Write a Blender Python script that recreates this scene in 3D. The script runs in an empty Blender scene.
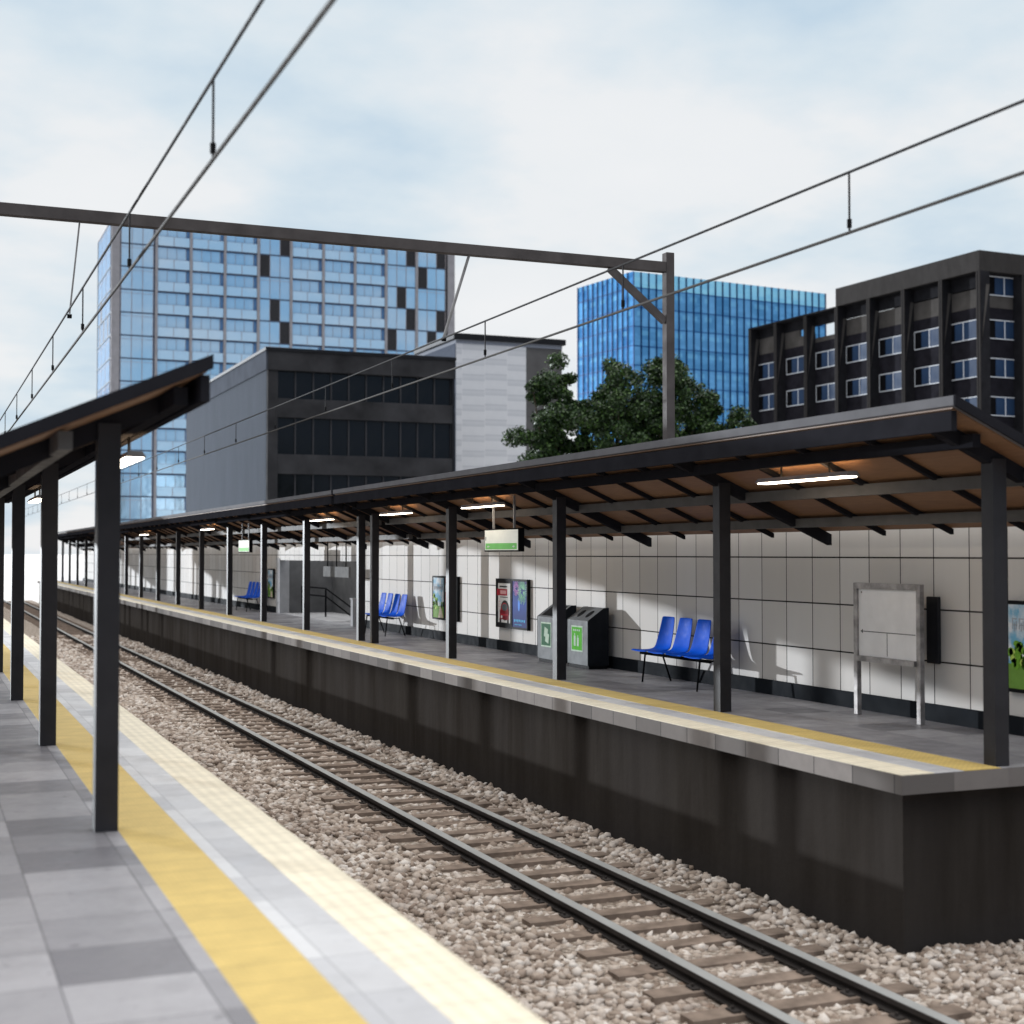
import bpy, math, random
import numpy as np
random.seed(7); rng = np.random.default_rng(7)
sc = bpy.context.scene
COL = sc.collection
GZ = -1.62                      # ballast level; platform top is z = 0

# ------------------------------------------------------------------ materials
def newmat(name):
    m = bpy.data.materials.new(name); m.use_nodes = True
    nt = m.node_tree; b = nt.nodes['Principled BSDF']
    return m, nt, b
def nd(nt, t, **kw):
    n = nt.nodes.new(t)
    for k, v in kw.items():
        if k.startswith('i_'): n.inputs[k[2:].replace('_', ' ')].default_value = v
        else: setattr(n, k, v)
    return n
def ln(nt, a, b): nt.links.new(a, b)
def math_(nt, op, a, b=None, c=None):
    n = nt.nodes.new('ShaderNodeMath'); n.operation = op
    for i, v in enumerate((a, b, c)):
        if v is None: continue
        if isinstance(v, (int, float)): n.inputs[i].default_value = v
        else: ln(nt, v, n.inputs[i])
    return n.outputs[0]
def mixc(nt, fac, a, b, mode='MIX'):
    n = nt.nodes.new('ShaderNodeMix'); n.data_type = 'RGBA'; n.blend_type = mode
    for s, v in ((n.inputs[0], fac), (n.inputs[6], a), (n.inputs[7], b)):
        if isinstance(v, (int, float)): s.default_value = v
        elif isinstance(v, tuple): s.default_value = (*v, 1) if len(v) == 3 else v
        else: ln(nt, v, s)
    return n.outputs[2]
def pos(nt, world=True):
    if world: return nt.nodes.new('ShaderNodeNewGeometry').outputs['Position']
    return nt.nodes.new('ShaderNodeTexCoord').outputs['Object']
def mapping(nt, v, scale=(1, 1, 1), loc=(0, 0, 0)):
    n = nt.nodes.new('ShaderNodeMapping'); n.inputs['Scale'].default_value = scale; n.inputs['Location'].default_value = loc
    ln(nt, v, n.inputs[0]); return n.outputs[0]
def noise(nt, v, scale=5, detail=4, rough=.55):
    n = nd(nt, 'ShaderNodeTexNoise'); n.inputs['Scale'].default_value = scale
    n.inputs['Detail'].default_value = detail; n.inputs['Roughness'].default_value = rough
    ln(nt, v, n.inputs['Vector']); return n.outputs['Fac']
def ramp(nt, f, stops):
    n = nt.nodes.new('ShaderNodeValToRGB'); e = n.color_ramp.elements
    while len(e) < len(stops): e.new(.5)
    for el, (p, c) in zip(e, stops):
        el.position = p; el.color = (*c, 1) if not isinstance(c, (int, float)) else (c, c, c, 1)
    ln(nt, f, n.inputs[0]); return n.outputs[0]
def bump(nt, b, h, strength=.3, dist=.02):
    n = nt.nodes.new('ShaderNodeBump'); n.inputs['Strength'].default_value = strength; n.inputs['Distance'].default_value = dist
    ln(nt, h, n.inputs['Height']); ln(nt, n.outputs[0], b.inputs['Normal'])
def sepxyz(nt, v):
    n = nt.nodes.new('ShaderNodeSeparateXYZ'); ln(nt, v, n.inputs[0]); return n.outputs
def comb(nt, x=0, y=0, z=0):
    n = nt.nodes.new('ShaderNodeCombineXYZ')
    for i, v in enumerate((x, y, z)):
        if isinstance(v, (int, float)): n.inputs[i].default_value = v
        else: ln(nt, v, n.inputs[i])
    return n.outputs[0]
def white(nt, v):
    n = nt.nodes.new('ShaderNodeTexWhiteNoise'); n.noise_dimensions = '3D'; ln(nt, v, n.inputs['Vector']); return n.outputs['Value']

_simple = {}
def M(name, col, rough=.5, metal=0., var=.12, scale=6., bmp=.0, spec=.02, world=False, emis=None, es=0):
    if name in _simple: return _simple[name]
    m, nt, b = newmat(name)
    v = pos(nt, world)
    n1 = noise(nt, v, scale, 5)
    lo = tuple(c*(1-var) for c in col); hi = tuple(min(1, c*(1+var)) for c in col)
    c = ramp(nt, n1, [(.3, lo), (.7, hi)])
    ln(nt, c, b.inputs['Base Color'])
    r = ramp(nt, noise(nt, v, scale*2.3, 3), [(.3, max(0, rough-.08)), (.7, min(1, rough+.08))])
    ln(nt, r, b.inputs['Roughness'])
    b.inputs['Metallic'].default_value = metal
    b.inputs['Specular IOR Level'].default_value = spec
    if bmp: bump(nt, b, noise(nt, v, scale*6, 4), bmp, .01)
    if emis:
        b.inputs['Emission Color'].default_value = (*emis, 1); b.inputs['Emission Strength'].default_value = es
    _simple[name] = m
    return m

steel = M('painted_dark_steel', (.02, .02, .024), .55, 0, .15, 3, spec=0)
colsteel = M('column_dark_steel', (.024, .023, .026), .42, 0, .2, 3, spec=.18)
purlinm = M('purlin_grey_steel', (.10, .096, .094), .45, 0, .15, 3)
steel2 = M('roof_edge_metal', (.13, .13, .14), .7, 0, .1, 3)
galv = M('galvanised_steel', (.24, .235, .235), .5, .2, .25, 4, .1)
gantrym = M('weathered_gantry_steel', (.085, .077, .076), .6, .1, .22, 2.5, .1)
wire = M('wire_metal', (.03, .03, .032), .7, 0, .1, spec=.08)
black = M('black_plastic', (.012, .012, .013), .5, 0, .2)
blackm = M('black_metal', (.008, .008, .009), .8, 0, .2, spec=0)
whitep = M('white_sign_face', (.74, .75, .72), .4, 0, .03)
greenp = M('green_sign_band', (.24, .66, .20), .45, 0, .04)
lampface = M('lamp_diffuser', (.9, .9, .88), .4, 0, .01, emis=(1, .86, .68), es=14)
soffit_glow = M('added_soffit_glow', (.9, .8, .6), .4, 0, .01, emis=(1, .68, .36), es=24)  # glow added on top of the housing to brighten the soffit
bluep = M('blue_moulded_plastic', (.004, .085, .56), .5, 0, .12, 4)
binm = M('grey_bin_metal', (.15, .155, .16), .55, .1, .15, 3, .05)
bindark = M('dark_bin_side', (.018, .02, .024), .5, .2, .2, 3)
concd = M('dark_recess_concrete', (.13, .13, .132), .85, 0, .22, 2.2, .15)
concl = M('pale_concrete', (.40, .40, .41), .8, 0, .12, 3, .1)
glassd = M('dark_window_glass', (.004, .0045, .006), .2, 0, .3, .4, 0, .3)
blind = M('dark_panel', (.018, .018, .02), .5, 0, .2)

def wood_mat():
    m, nt, b = newmat('timber_soffit')
    v = mapping(nt, pos(nt), (1, .25, 1)); p = sepxyz(nt, pos(nt))
    plank = math_(nt, 'FLOOR', math_(nt, 'MULTIPLY', p[0], 6.0))
    w = white(nt, comb(nt, plank, 0, 3))
    g = noise(nt, mapping(nt, pos(nt), (14, 1.2, 14)), 3, 6, .6)
    c = mixc(nt, g, (.13, .065, .032), (.31, .17, .088))
    c = mixc(nt, math_(nt, 'MULTIPLY', w, .35), c, (.12, .05, .02))
    ln(nt, c, b.inputs['Base Color']); b.inputs['Roughness'].default_value = .6
    fr = math_(nt, 'FRACT', math_(nt, 'MULTIPLY', p[0], 6.0))
    bump(nt, b, math_(nt, 'GREATER_THAN', fr, .05), .4, .006)
    return m
wood = wood_mat()

def tile_mat(name, colA, colB, size, tint=(.5, .5, .52), rough=.55, seed=0., gap=.012):
    m, nt, b = newmat(name); p = sepxyz(nt, pos(nt))
    ix = math_(nt, 'FLOOR', math_(nt, 'DIVIDE', p[0], size)); iy = math_(nt, 'FLOOR', math_(nt, 'DIVIDE', p[1], size))
    w = white(nt, comb(nt, ix, iy, seed))
    c = mixc(nt, w, colA, colB)
    n = noise(nt, pos(nt), 3.0, 6, .65); n2 = noise(nt, pos(nt), .5, 3)
    c = mixc(nt, math_(nt, 'MULTIPLY', n, .5), c, tuple(x*.55 for x in colA))
    c = mixc(nt, math_(nt, 'MULTIPLY', n2, .25), c, tuple(x*.5 for x in colA))
    sp_ = ramp(nt, noise(nt, pos(nt), 9, 3), [(.66, 0.), (.72, .45)])
    c = mixc(nt, sp_, c, tuple(x*.35 for x in colA))
    c = mixc(nt, ramp(nt, noise(nt, pos(nt), 1.1, 7, .7), [(.5, 0.), (.75, .45)]), c, tuple(x*.5 for x in colA))
    fx = math_(nt, 'FRACT', math_(nt, 'DIVIDE', p[0], size)); fy = math_(nt, 'FRACT', math_(nt, 'DIVIDE', p[1], size))
    g = math_(nt, 'MINIMUM', math_(nt, 'GREATER_THAN', fx, gap/size), math_(nt, 'GREATER_THAN', fy, gap/size))
    c = mixc(nt, g, tuple(x*.45 for x in colA), c)
    ln(nt, c, b.inputs['Base Color'])
    ln(nt, ramp(nt, n, [(.3, rough-.2), (.7, rough+.08)]), b.inputs['Roughness'])
    bump(nt, b, math_(nt, 'ADD', g, math_(nt, 'MULTIPLY', n, .3)), .25, .004)
    return m
floor_tile = tile_mat('platform_floor_tiles', (.155, .15, .165), (.42, .41, .43), .6, gap=.007)
edge_tile = tile_mat('platform_edge_tiles', (.46, .46, .48), (.70, .70, .71), .6, seed=4., gap=.005)

def strip_mat(name, col, ribs):
    m, nt, b = newmat(name); p = sepxyz(nt, pos(nt)); v = pos(nt)
    n = noise(nt, v, 4, 6, .7); n3 = noise(nt, v, 40, 3)
    c = ramp(nt, n, [(.25, tuple(x*.72 for x in col)), (.7, col)])
    iy = math_(nt, 'FLOOR', math_(nt, 'DIVIDE', p[1], .3))
    c = mixc(nt, math_(nt, 'MULTIPLY', white(nt, comb(nt, iy, 1, 2)), .12), c, tuple(x*.6 for x in col))
    fy = math_(nt, 'FRACT', math_(nt, 'DIVIDE', p[1], .3))
    c = mixc(nt, math_(nt, 'LESS_THAN', fy, .035), c, tuple(x*.55 for x in col))
    ln(nt, c, b.inputs['Base Color']); b.inputs['Roughness'].default_value = .7
    if ribs:
        fx = math_(nt, 'SINE', math_(nt, 'MULTIPLY', p[0], 2*math.pi/.085)); h = math_(nt, 'GREATER_THAN', fx, 0)
        c2 = mixc(nt, math_(nt, 'MULTIPLY', h, -.16), c, (0, 0, 0))
        c2 = mixc(nt, math_(nt, 'MULTIPLY', math_(nt, 'SUBTRACT', 1.0, h), .22), c, tuple(x*.5 for x in col)); ln(nt, c2, b.inputs['Base Color'])
    else:
        a = math_(nt, 'SINE', math_(nt, 'MULTIPLY', p[0], 2*math.pi/.06)); d = math_(nt, 'SINE', math_(nt, 'MULTIPLY', p[1], 2*math.pi/.06))
        h = math_(nt, 'GREATER_THAN', math_(nt, 'MULTIPLY', a, d), .3)
        ln(nt, mixc(nt, math_(nt, 'MULTIPLY', math_(nt, 'SUBTRACT', 1.0, h), .28), c, tuple(x*.45 for x in col)), b.inputs['Base Color'])
    bump(nt, b, h, .5, .005)
    return m
cream = strip_mat('cream_edge_strip', (.80, .725, .565), True)
yellow = strip_mat('yellow_tactile_strip', (.66, .48, .15), False)

def coping_mat():
    m, nt, b = newmat('coping_blocks'); p = sepxyz(nt, pos(nt))
    iy = math_(nt, 'FLOOR', math_(nt, 'DIVIDE', math_(nt, 'ADD', p[1], .05), .6)); ix = math_(nt, 'FLOOR', math_(nt, 'DIVIDE', p[0], .6)); iz = math_(nt, 'FLOOR', math_(nt, 'DIVIDE', p[2], .086))
    w = white(nt, comb(nt, iy, ix, 5))
    c = mixc(nt, w, (.13, .12, .115), (.29, .265, .25))
    c = mixc(nt, math_(nt, 'MULTIPLY', noise(nt, pos(nt), 6, 5), .5), c, (.12, .11, .105))
    fy = math_(nt, 'FRACT', math_(nt, 'DIVIDE', math_(nt, 'ADD', p[1], .05), .6))
    c = mixc(nt, math_(nt, 'LESS_THAN', fy, .018), c, (.05, .05, .05))
    ln(nt, c, b.inputs['Base Color']); b.inputs['Roughness'].default_value = .85; b.inputs['Specular IOR Level'].default_value = .03
    return m
coping = coping_mat()

def sidewall_mat():
    m, nt, b = newmat('stained_dark_concrete')
    st = noise(nt, mapping(nt, pos(nt), (1, 1, .12)), 2.6, 7, .62)
    st2 = noise(nt, mapping(nt, pos(nt), (1, 1, .4)), .8, 3)
    p = sepxyz(nt, pos(nt))
    c = mixc(nt, ramp(nt, st, [(.35, 0.), (.7, 1.)]), (.026, .022, .019), (.042, .037, .033))
    c = mixc(nt, math_(nt, 'MULTIPLY', ramp(nt, st2, [(.4, 0.), (.7, 1.)]), .5), c, (.05, .045, .043))
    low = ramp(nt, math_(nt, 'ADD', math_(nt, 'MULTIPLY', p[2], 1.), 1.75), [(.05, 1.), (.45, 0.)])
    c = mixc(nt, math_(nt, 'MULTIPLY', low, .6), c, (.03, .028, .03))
    ln(nt, c, b.inputs['Base Color']); b.inputs['Roughness'].default_value = .85
    b.inputs['Specular IOR Level'].default_value = 0
    bump(nt, b, noise(nt, pos(nt), 8, 6), .3, .02)
    return m
sidewall = sidewall_mat()

def panel_mat():
    m, nt, b = newmat('porcelain_wall_panels'); p = sepxyz(nt, pos(nt))
    u = math_(nt, 'DIVIDE', math_(nt, 'SUBTRACT', p[1], 14.91-.008), .596); w_ = math_(nt, 'DIVIDE', math_(nt, 'SUBTRACT', p[2], .68-.009), .59)
    fu = math_(nt, 'FRACT', math_(nt, 'ADD', u, 50)); fw = math_(nt, 'FRACT', math_(nt, 'ADD', w_, 50))
    g = math_(nt, 'MAXIMUM', math_(nt, 'LESS_THAN', fu, .025), math_(nt, 'LESS_THAN', fw, .032))
    wn = white(nt, comb(nt, math_(nt, 'FLOOR', u), math_(nt, 'FLOOR', w_), 1))
    n = noise(nt, pos(nt), 1.2, 5); n2 = noise(nt, mapping(nt, pos(nt), (1, 3, .5)), 2, 4)
    c = mixc(nt, wn, (.545, .51, .475), (.645, .62, .595))
    c = mixc(nt, math_(nt, 'MULTIPLY', n, .22), c, (.45, .41, .37))
    c = mixc(nt, math_(nt, 'MULTIPLY', n2, .12), c, (.3, .28, .26))
    c = mixc(nt, g, c, (.02, .018, .017))
    ln(nt, c, b.inputs['Base Color'])
    ln(nt, mixc(nt, g, (.62, .62, .62), (.8, .8, .8)), b.inputs['Roughness'])
    b.inputs['Specular IOR Level'].default_value = .12
    bump(nt, b, math_(nt, 'ADD', math_(nt, 'SUBTRACT', 1.0, g), math_(nt, 'MULTIPLY', noise(nt, pos(nt), .9, 2), .6)), .25, .008)
    return m
panelm = panel_mat()
basem = M('dark_base_board', (.012, .014, .017), .7, 0, .2, 2)

def ballast_base_mat():
    m, nt, b = newmat('ballast_bed'); v = pos(nt)
    vo = nt.nodes.new('ShaderNodeTexVoronoi'); vo.inputs['Scale'].default_value = 16; ln(nt, v, vo.inputs['Vector'])
    c = ramp(nt, vo.outputs['Distance'], [(.1, (.60, .53, .46)), (.65, (.20, .155, .12))])
    c = mixc(nt, math_(nt, 'MULTIPLY', noise(nt, v, 3, 4), .4), c, (.2, .16, .13))
    ln(nt, c, b.inputs['Base Color']); b.inputs['Roughness'].default_value = .9
    inv = math_(nt, 'SUBTRACT', 1.0, vo.outputs['Distance']); bump(nt, b, inv, .9, .05)
    return m
def stone_mat():
    m, nt, b = newmat('ballast_stone')
    geo = nt.nodes.new('ShaderNodeNewGeometry')
    c = ramp(nt, geo.outputs['Random Per Island'], [(0., (.20, .15, .115)), (.3, (.42, .345, .285)), (.7, (.57, .50, .44)), (1., (.76, .71, .66))])
    c = mixc(nt, math_(nt, 'MULTIPLY', noise(nt, geo.outputs['Position'], 60, 3), .4), c, (.2, .15, .12))
    c = mixc(nt, ramp(nt, noise(nt, geo.outputs['Position'], .9, 4), [(.52, 0.), (.72, .75)]), c, (.22, .16, .125))
    px_ = sepxyz(nt, geo.outputs['Position'])[0]
    d1 = math_(nt, 'MINIMUM', math_(nt, 'ABSOLUTE', math_(nt, 'SUBTRACT', px_, 5.965)), math_(nt, 'ABSOLUTE', math_(nt, 'SUBTRACT', px_, 7.03)))
    c = mixc(nt, ramp(nt, math_(nt, 'ADD', d1, math_(nt, 'MULTIPLY', noise(nt, geo.outputs['Position'], 3, 3), .25)), [(.12, .55), (.45, 0.)]), c, (.20, .12, .075))
    ln(nt, c, b.inputs['Base Color']); b.inputs['Roughness'].default_value = .85
    return m

def ground_mat():
    m, nt, b = newmat('pale_distant_ground'); p = sepxyz(nt, pos(nt))
    d = ramp(nt, math_(nt, 'DIVIDE', p[1], 260.), [(.35, (.34, .32, .30)), (.46, (.80, .79, .78)), (1., (.93, .92, .91))])  # paler with distance: haze put into the ground colour
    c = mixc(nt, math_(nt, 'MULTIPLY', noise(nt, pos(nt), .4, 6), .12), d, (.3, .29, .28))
    ln(nt, c, b.inputs['Base Color']); b.inputs['Roughness'].default_value = .95
    return m

# ------------------------------------------------------------------ mesh helpers
class MB:
    def __init__(s): s.v = []; s.f = []; s.m = []
    def face(s, pts, m=0):
        i = len(s.v); s.v += [tuple(p) for p in pts]; s.f.append(tuple(range(i, i+len(pts)))); s.m.append(m); return s
    def box(s, x0, x1, y0, y1, z0, z1, m=0):
        i = len(s.v)
        s.v += [(x0, y0, z0), (x1, y0, z0), (x1, y1, z0), (x0, y1, z0), (x0, y0, z1), (x1, y0, z1), (x1, y1, z1), (x0, y1, z1)]
        for q in ((0, 3, 2, 1), (4, 5, 6, 7), (0, 1, 5, 4), (1, 2, 6, 5), (2, 3, 7, 6), (3, 0, 4, 7)):
            s.f.append(tuple(i+k for k in q)); s.m.append(m)
        return s
    def prism(s, pts, axis, a, b, m=0):
        """extrude a 2-D outline; axis 'y': pts=(x,z); axis 'x': pts=(y,z); axis 'z': pts=(x,y)"""
        def P(p, t): return {'y': (p[0], t, p[1]), 'x': (t, p[0], p[1]), 'z': (p[0], p[1], t)}[axis]
        i = len(s.v); n = len(pts)
        s.v += [P(p, a) for p in pts] + [P(p, b) for p in pts]
        s.f.append(tuple(range(i, i+n))); s.m.append(m)
        s.f.append(tuple(range(i+2*n-1, i+n-1, -1))); s.m.append(m)
        for k in range(n):
            k2 = (k+1) % n; s.f.append((i+k, i+n+k, i+n+k2, i+k2)); s.m.append(m)
        return s
    def bar(s, p, q, w, h, m=0):
        """square section bar from p to q; w across (horizontal), h up"""
        p = np.array(p, float); q = np.array(q, float); d = q-p; d /= np.linalg.norm(d)
        up = np.array((0, 0, 1.)) if abs(d[2]) < .99 else np.array((1., 0, 0))
        a = np.cross(d, up); a /= np.linalg.norm(a); b = np.cross(a, d)
        i = len(s.v)
        for c in (p, q):
            for sa, sb in ((-1, -1), (1, -1), (1, 1), (-1, 1)): s.v.append(tuple(c+a*w/2*sa+b*h/2*sb))
        for qd in ((0, 1, 2, 3), (7, 6, 5, 4), (0, 4, 5, 1), (1, 5, 6, 2), (2, 6, 7, 3), (3, 7, 4, 0)):
            s.f.append(tuple(i+k for k in qd)); s.m.append(m)
        return s
    def tube(s, p, q, r, n=10, m=0, r2=None):
        p = np.array(p, float); q = np.array(q, float); d = q-p; d /= np.linalg.norm(d); r2 = r if r2 is None else r2
        up = np.array((0, 0, 1.)) if abs(d[2]) < .99 else np.array((1., 0, 0))
        a = np.cross(d, up); a /= np.linalg.norm(a); b = np.cross(a, d); i = len(s.v)
        for c, rr in ((p, r), (q, r2)):
            for k in range(n):
                t = 2*math.pi*k/n; s.v.append(tuple(c+a*rr*math.cos(t)+b*rr*math.sin(t)))
        for k in range(n):
            k2 = (k+1) % n; s.f.append((i+k, i+k2, i+n+k2, i+n+k)); s.m.append(m)
        s.f.append(tuple(i+k for k in range(n-1, -1, -1))); s.m.append(m); s.f.append(tuple(i+n+k for k in range(n))); s.m.append(m)
        return s
    def mesh(s, name, mats):
        me = bpy.data.meshes.new(name); me.from_pydata(s.v, [], s.f)
        for mm in (mats if isinstance(mats, (list, tuple)) else [mats]): me.materials.append(mm)
        me.polygons.foreach_set('material_index', s.m); me.validate(); me.update(); return me
    def build(s, name, mats, parent=None, loc=(0, 0, 0), rz=0, bevel=0, smooth=False):
        return link(name, s.mesh(name, mats), parent, loc, rz, bevel, smooth)
def link(name, me, parent=None, loc=(0, 0, 0), rz=0, bevel=0, smooth=False):
    o = bpy.data.objects.new(name, me); COL.objects.link(o); o.parent = parent; o.location = loc; o.rotation_euler = (0, 0, rz)
    if smooth:
        for p in me.polygons: p.use_smooth = True
    if bevel:
        b = o.modifiers.new('bevel', 'BEVEL'); b.width = bevel; b.segments = 2; b.limit_method = 'ANGLE'
    return o
def tag(o, label=None, cat=None, group=None, kind=None):
    if label: o['label'] = label
    if cat: o['category'] = cat
    if group: o['group'] = group
    if kind: o['kind'] = kind
    return o
def thing(name, label, cat, loc=(0, 0, 0), rz=0, group=None):
    o = bpy.data.objects.new(name, None); COL.objects.link(o); o.location = loc; o.rotation_euler = (0, 0, rz)
    o.empty_display_size = .3
    return tag(o, label, cat, group)
def copy_thing(src, loc, label=None, group=None):
    kids = {}
    def cp(o, par):
        c = o.copy(); COL.objects.link(c); c.parent = par
        for ch in [x for x in ALL(o)]: cp(ch, c)
        return c
    r = cp(src, None); r.location = loc
    if label: r['label'] = label
    if group: r['group'] = group
    return r
def ALL(o): return list(o.children)

# ------------------------------------------------------------------ ground, ballast, track
tag(MB().box(-3000, 3000, -400, 4000, -2.2, -1.78).build('ground', ground_mat()), kind='structure')
bm_ = MB()
NX, NY = 28, 400
xs = np.linspace(2.35, 8.02, NX); ys = np.concatenate([np.linspace(-8, 50, 300), np.linspace(50.5, 114, 100)])
def bz(x, y):
    e = min(.06, max(0, (x-7.35)/.6)**1.2*.05) + max(0, (5.2-x)/2.8)*.03
    return GZ-.045 + e + .012*math.sin(x*3.1+y*.7)+.010*math.sin(y*1.9+x)
for y in ys:
    for x in xs: bm_.v.append((x, y, bz(x, y)))
for j in range(len(ys)-1):
    for i in range(NX-1):
        a = j*NX+i; bm_.f.append((a, a+1, a+NX+1, a+NX)); bm_.m.append(0)
_n = len(bm_.v); xs2 = np.linspace(8.02, 14, 24); ys2 = np.linspace(-8, 10.24, 60)
for y in ys2:
    for x in xs2: bm_.v.append((x, y, bz(x, y)))
for j in range(59):
    for i in range(23):
        a = _n+j*24+i; bm_.f.append((a, a+1, a+25, a+24)); bm_.m.append(0)
bm_.build('ballast_bed', ballast_base_mat()); tag(bpy.data.objects['ballast_bed'], kind='structure')

def stones():
    ico_v = []; t = (1+5**.5)/2
    for a, b in ((-1, t), (1, t), (-1, -t), (1, -t)): ico_v += [(a, b, 0)]
    for a, b in ((-1, t), (1, t), (-1, -t), (1, -t)): ico_v += [(0, a, b)]
    for a, b in ((-1, t), (1, t), (-1, -t), (1, -t)): ico_v += [(b, 0, a)]
    V = np.array(ico_v)/math.sqrt(1+t*t)
    F = np.array([(0,11,5),(0,5,1),(0,1,7),(0,7,10),(0,10,11),(1,5,9),(5,11,4),(11,10,2),(10,7,6),(7,1,8),(3,9,4),(3,4,2),(3,2,6),(3,6,8),(3,8,9),(4,9,5),(2,4,11),(6,2,10),(8,6,7),(9,8,1)])
    N = 60000
    X = rng.uniform(2.36, 7.99, N); Y = 6.5+(64-6.5)*rng.random(N)**1.9
    # keep the sleeper tops mostly clear
    k = np.round((Y-4)/.62); near = np.abs(Y-4-k*.62) < .12
    on = near & (X > 5.45) & (X < 7.57); keep = ~(on & (rng.random(N) < .93)); X = X[keep]; Y = Y[keep]; N = len(X)
    rail = (np.abs(X-5.965) < .07) | (np.abs(X-7.03) < .07); X = X[~rail]; Y = Y[~rail]; N = len(X)
    S = rng.uniform(.022, .062, N)*(1+(Y-6)/70)
    X2 = rng.uniform(8.0, 12.8, 9000); Y2 = rng.uniform(6.2, 10.2, 9000); S = np.concatenate([S, rng.uniform(.022, .06, 9000)]); X = np.concatenate([X, X2]); Y = np.concatenate([Y, Y2]); N = len(X)
    Z = np.array([bz(x, y) for x, y in zip(X, Y)])+rng.uniform(-.008, .03, N)
    inside = (X > 5.4) & (X < 7.6); Z[inside] -= .03
    ang = rng.uniform(0, 6.28, N); sq = rng.uniform(.5, .9, N); el = rng.uniform(.8, 1.4, N)
    jit = rng.uniform(.55, 1.3, (N, 12, 1))
    P = V[None]*jit; P = P*np.stack([el, 1/el, sq], 1)[:, None, :]*S[:, None, None]
    tilt = rng.uniform(-.6, .6, N)
    ca, sa = np.cos(ang)[:, None], np.sin(ang)[:, None]; ct, st = np.cos(tilt)[:, None], np.sin(tilt)[:, None]
    x, y, z = P[..., 0], P[..., 1], P[..., 2]
    y, z = y*ct-z*st, y*st+z*ct; x, y = x*ca-y*sa, x*sa+y*ca
    P = np.stack([x+X[:, None], y+Y[:, None], z+Z[:, None]], 2).reshape(-1, 3)
    FF = (F[None]+12*np.arange(N)[:, None, None]).reshape(-1, 3)
    me = bpy.data.meshes.new('ballast_stones'); me.vertices.add(len(P)); me.vertices.foreach_set('co', P.ravel())
    me.loops.add(len(FF)*3); me.loops.foreach_set('vertex_index', FF.ravel().astype(np.int32))
    me.polygons.add(len(FF)); me.polygons.foreach_set('loop_start', np.arange(0, len(FF)*3, 3, dtype=np.int32))
    me.polygons.foreach_set('loop_total', np.full(len(FF), 3, dtype=np.int32)); me.update(calc_edges=True)
    me.materials.append(stone_mat()); o = link('ballast', me)
    tag(o, 'loose grey brown ballast stones between the two platforms', 'ballast', kind='stuff')
stones()

track = thing('railway_track', 'railway track of two steel rails on dark wooden sleepers in ballast', 'railway track', (6.5, 0, GZ-.04))
railm = M('rail_side_steel', (.045, .04, .038), .7, .1, .25, 3)
railtop = M('rail_running_surface', (.33, .335, .33), .5, .15, .08, 2)
for x in (5.965-6.5, 7.03-6.5):
    h = -1.52-(GZ-.04)
    pr = [(-.065, .02), (.065, .02), (.065, .032), (.012, .045), (.012, h-.055), (.055, h-.045), (.055, h-.006), (.049, h-.0005), (-.049, h-.0005), (-.055, h-.006), (-.055, h-.045), (-.012, h-.055), (-.012, .045), (-.065, .032)]
    mb = MB().prism([(x+a, b) for a, b in pr], 'y', -8, 114)
    mb.box(x-.053, x+.053, -8, 114, h-.004, h, 1)
    mb.build('rail', [railm, railtop], track)
slm = M('sleeper_timber', (.21, .165, .135), .85, 0, .35, 5, .4)
sm_ = MB().box(-1.05, 1.05, -.105, .105, -.12, .035)
for xr in (5.965-6.5, 7.03-6.5):
    for sx in (-1, 1):
        sm_.box(xr+sx*.105-.035, xr+sx*.105+.035, -.06, .06, .0355, .05, 1); sm_.tube((xr+sx*.11, 0, .05), (xr+sx*.11, 0, .078), .014, 6, 1)
slmesh = sm_.mesh('sleeper', [slm, railm])
NS = 178; stuff = MB()
for k in range(NS):
    y = 4-.62*4+.62*k
    if 6 <= k < 106: link('sleeper', slmesh, track, (0, y, 0))
    else: stuff.box(-1.05, 1.05, y-.105, y+.105, -.12, .035)
o = stuff.build('sleeper', slm, track); tag(o, kind='stuff')

# ------------------------------------------------------------------ platforms
def platform(name, right):
    mx = (lambda x: x) if right else (lambda x: 10.22-x)
    def bx(mb, x0, x1, *r, m=0):
        a, b = sorted((mx(x0), mx(x1))); return mb.box(a, b, *r, m)
    y0, y1 = (10.05, 105.5) if right else (-12, 114)
    xb = 12.6 if right else 14.2
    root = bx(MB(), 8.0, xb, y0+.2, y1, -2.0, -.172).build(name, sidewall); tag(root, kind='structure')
    tag(bx(MB(), 7.84, 8.5, y0, y1, -.17, -.004).build('platform_coping', coping, root), kind=None)
    mb = MB(); bx(mb, 8.5, xb, y0, y1, -.17, -.002)
    mb.build('platform_slab', coping, root)
    mb = MB(); bx(mb, 8.92, xb-.001, y0+.001, y1-.001, -.0015, .002); mb.build('floor_paving', floor_tile, root)
    mb = MB(); bx(mb, 8.185, 8.51, y0+.001, y1-.001, -.0035, .002); mb.build('edge_paving', edge_tile, root)
    mb = MB(); bx(mb, 7.841, 8.185, y0+.001, y1-.001, -.0035, .004); mb.build('cream_edge_strip', cream, root)
    mb = MB(); bx(mb, 8.51, 8.92, y0+.001, y1-.001, -.0035, .005); mb.build('yellow_tactile_strip', yellow, root)
platform('platform', True)
platform('platform', False)

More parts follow.
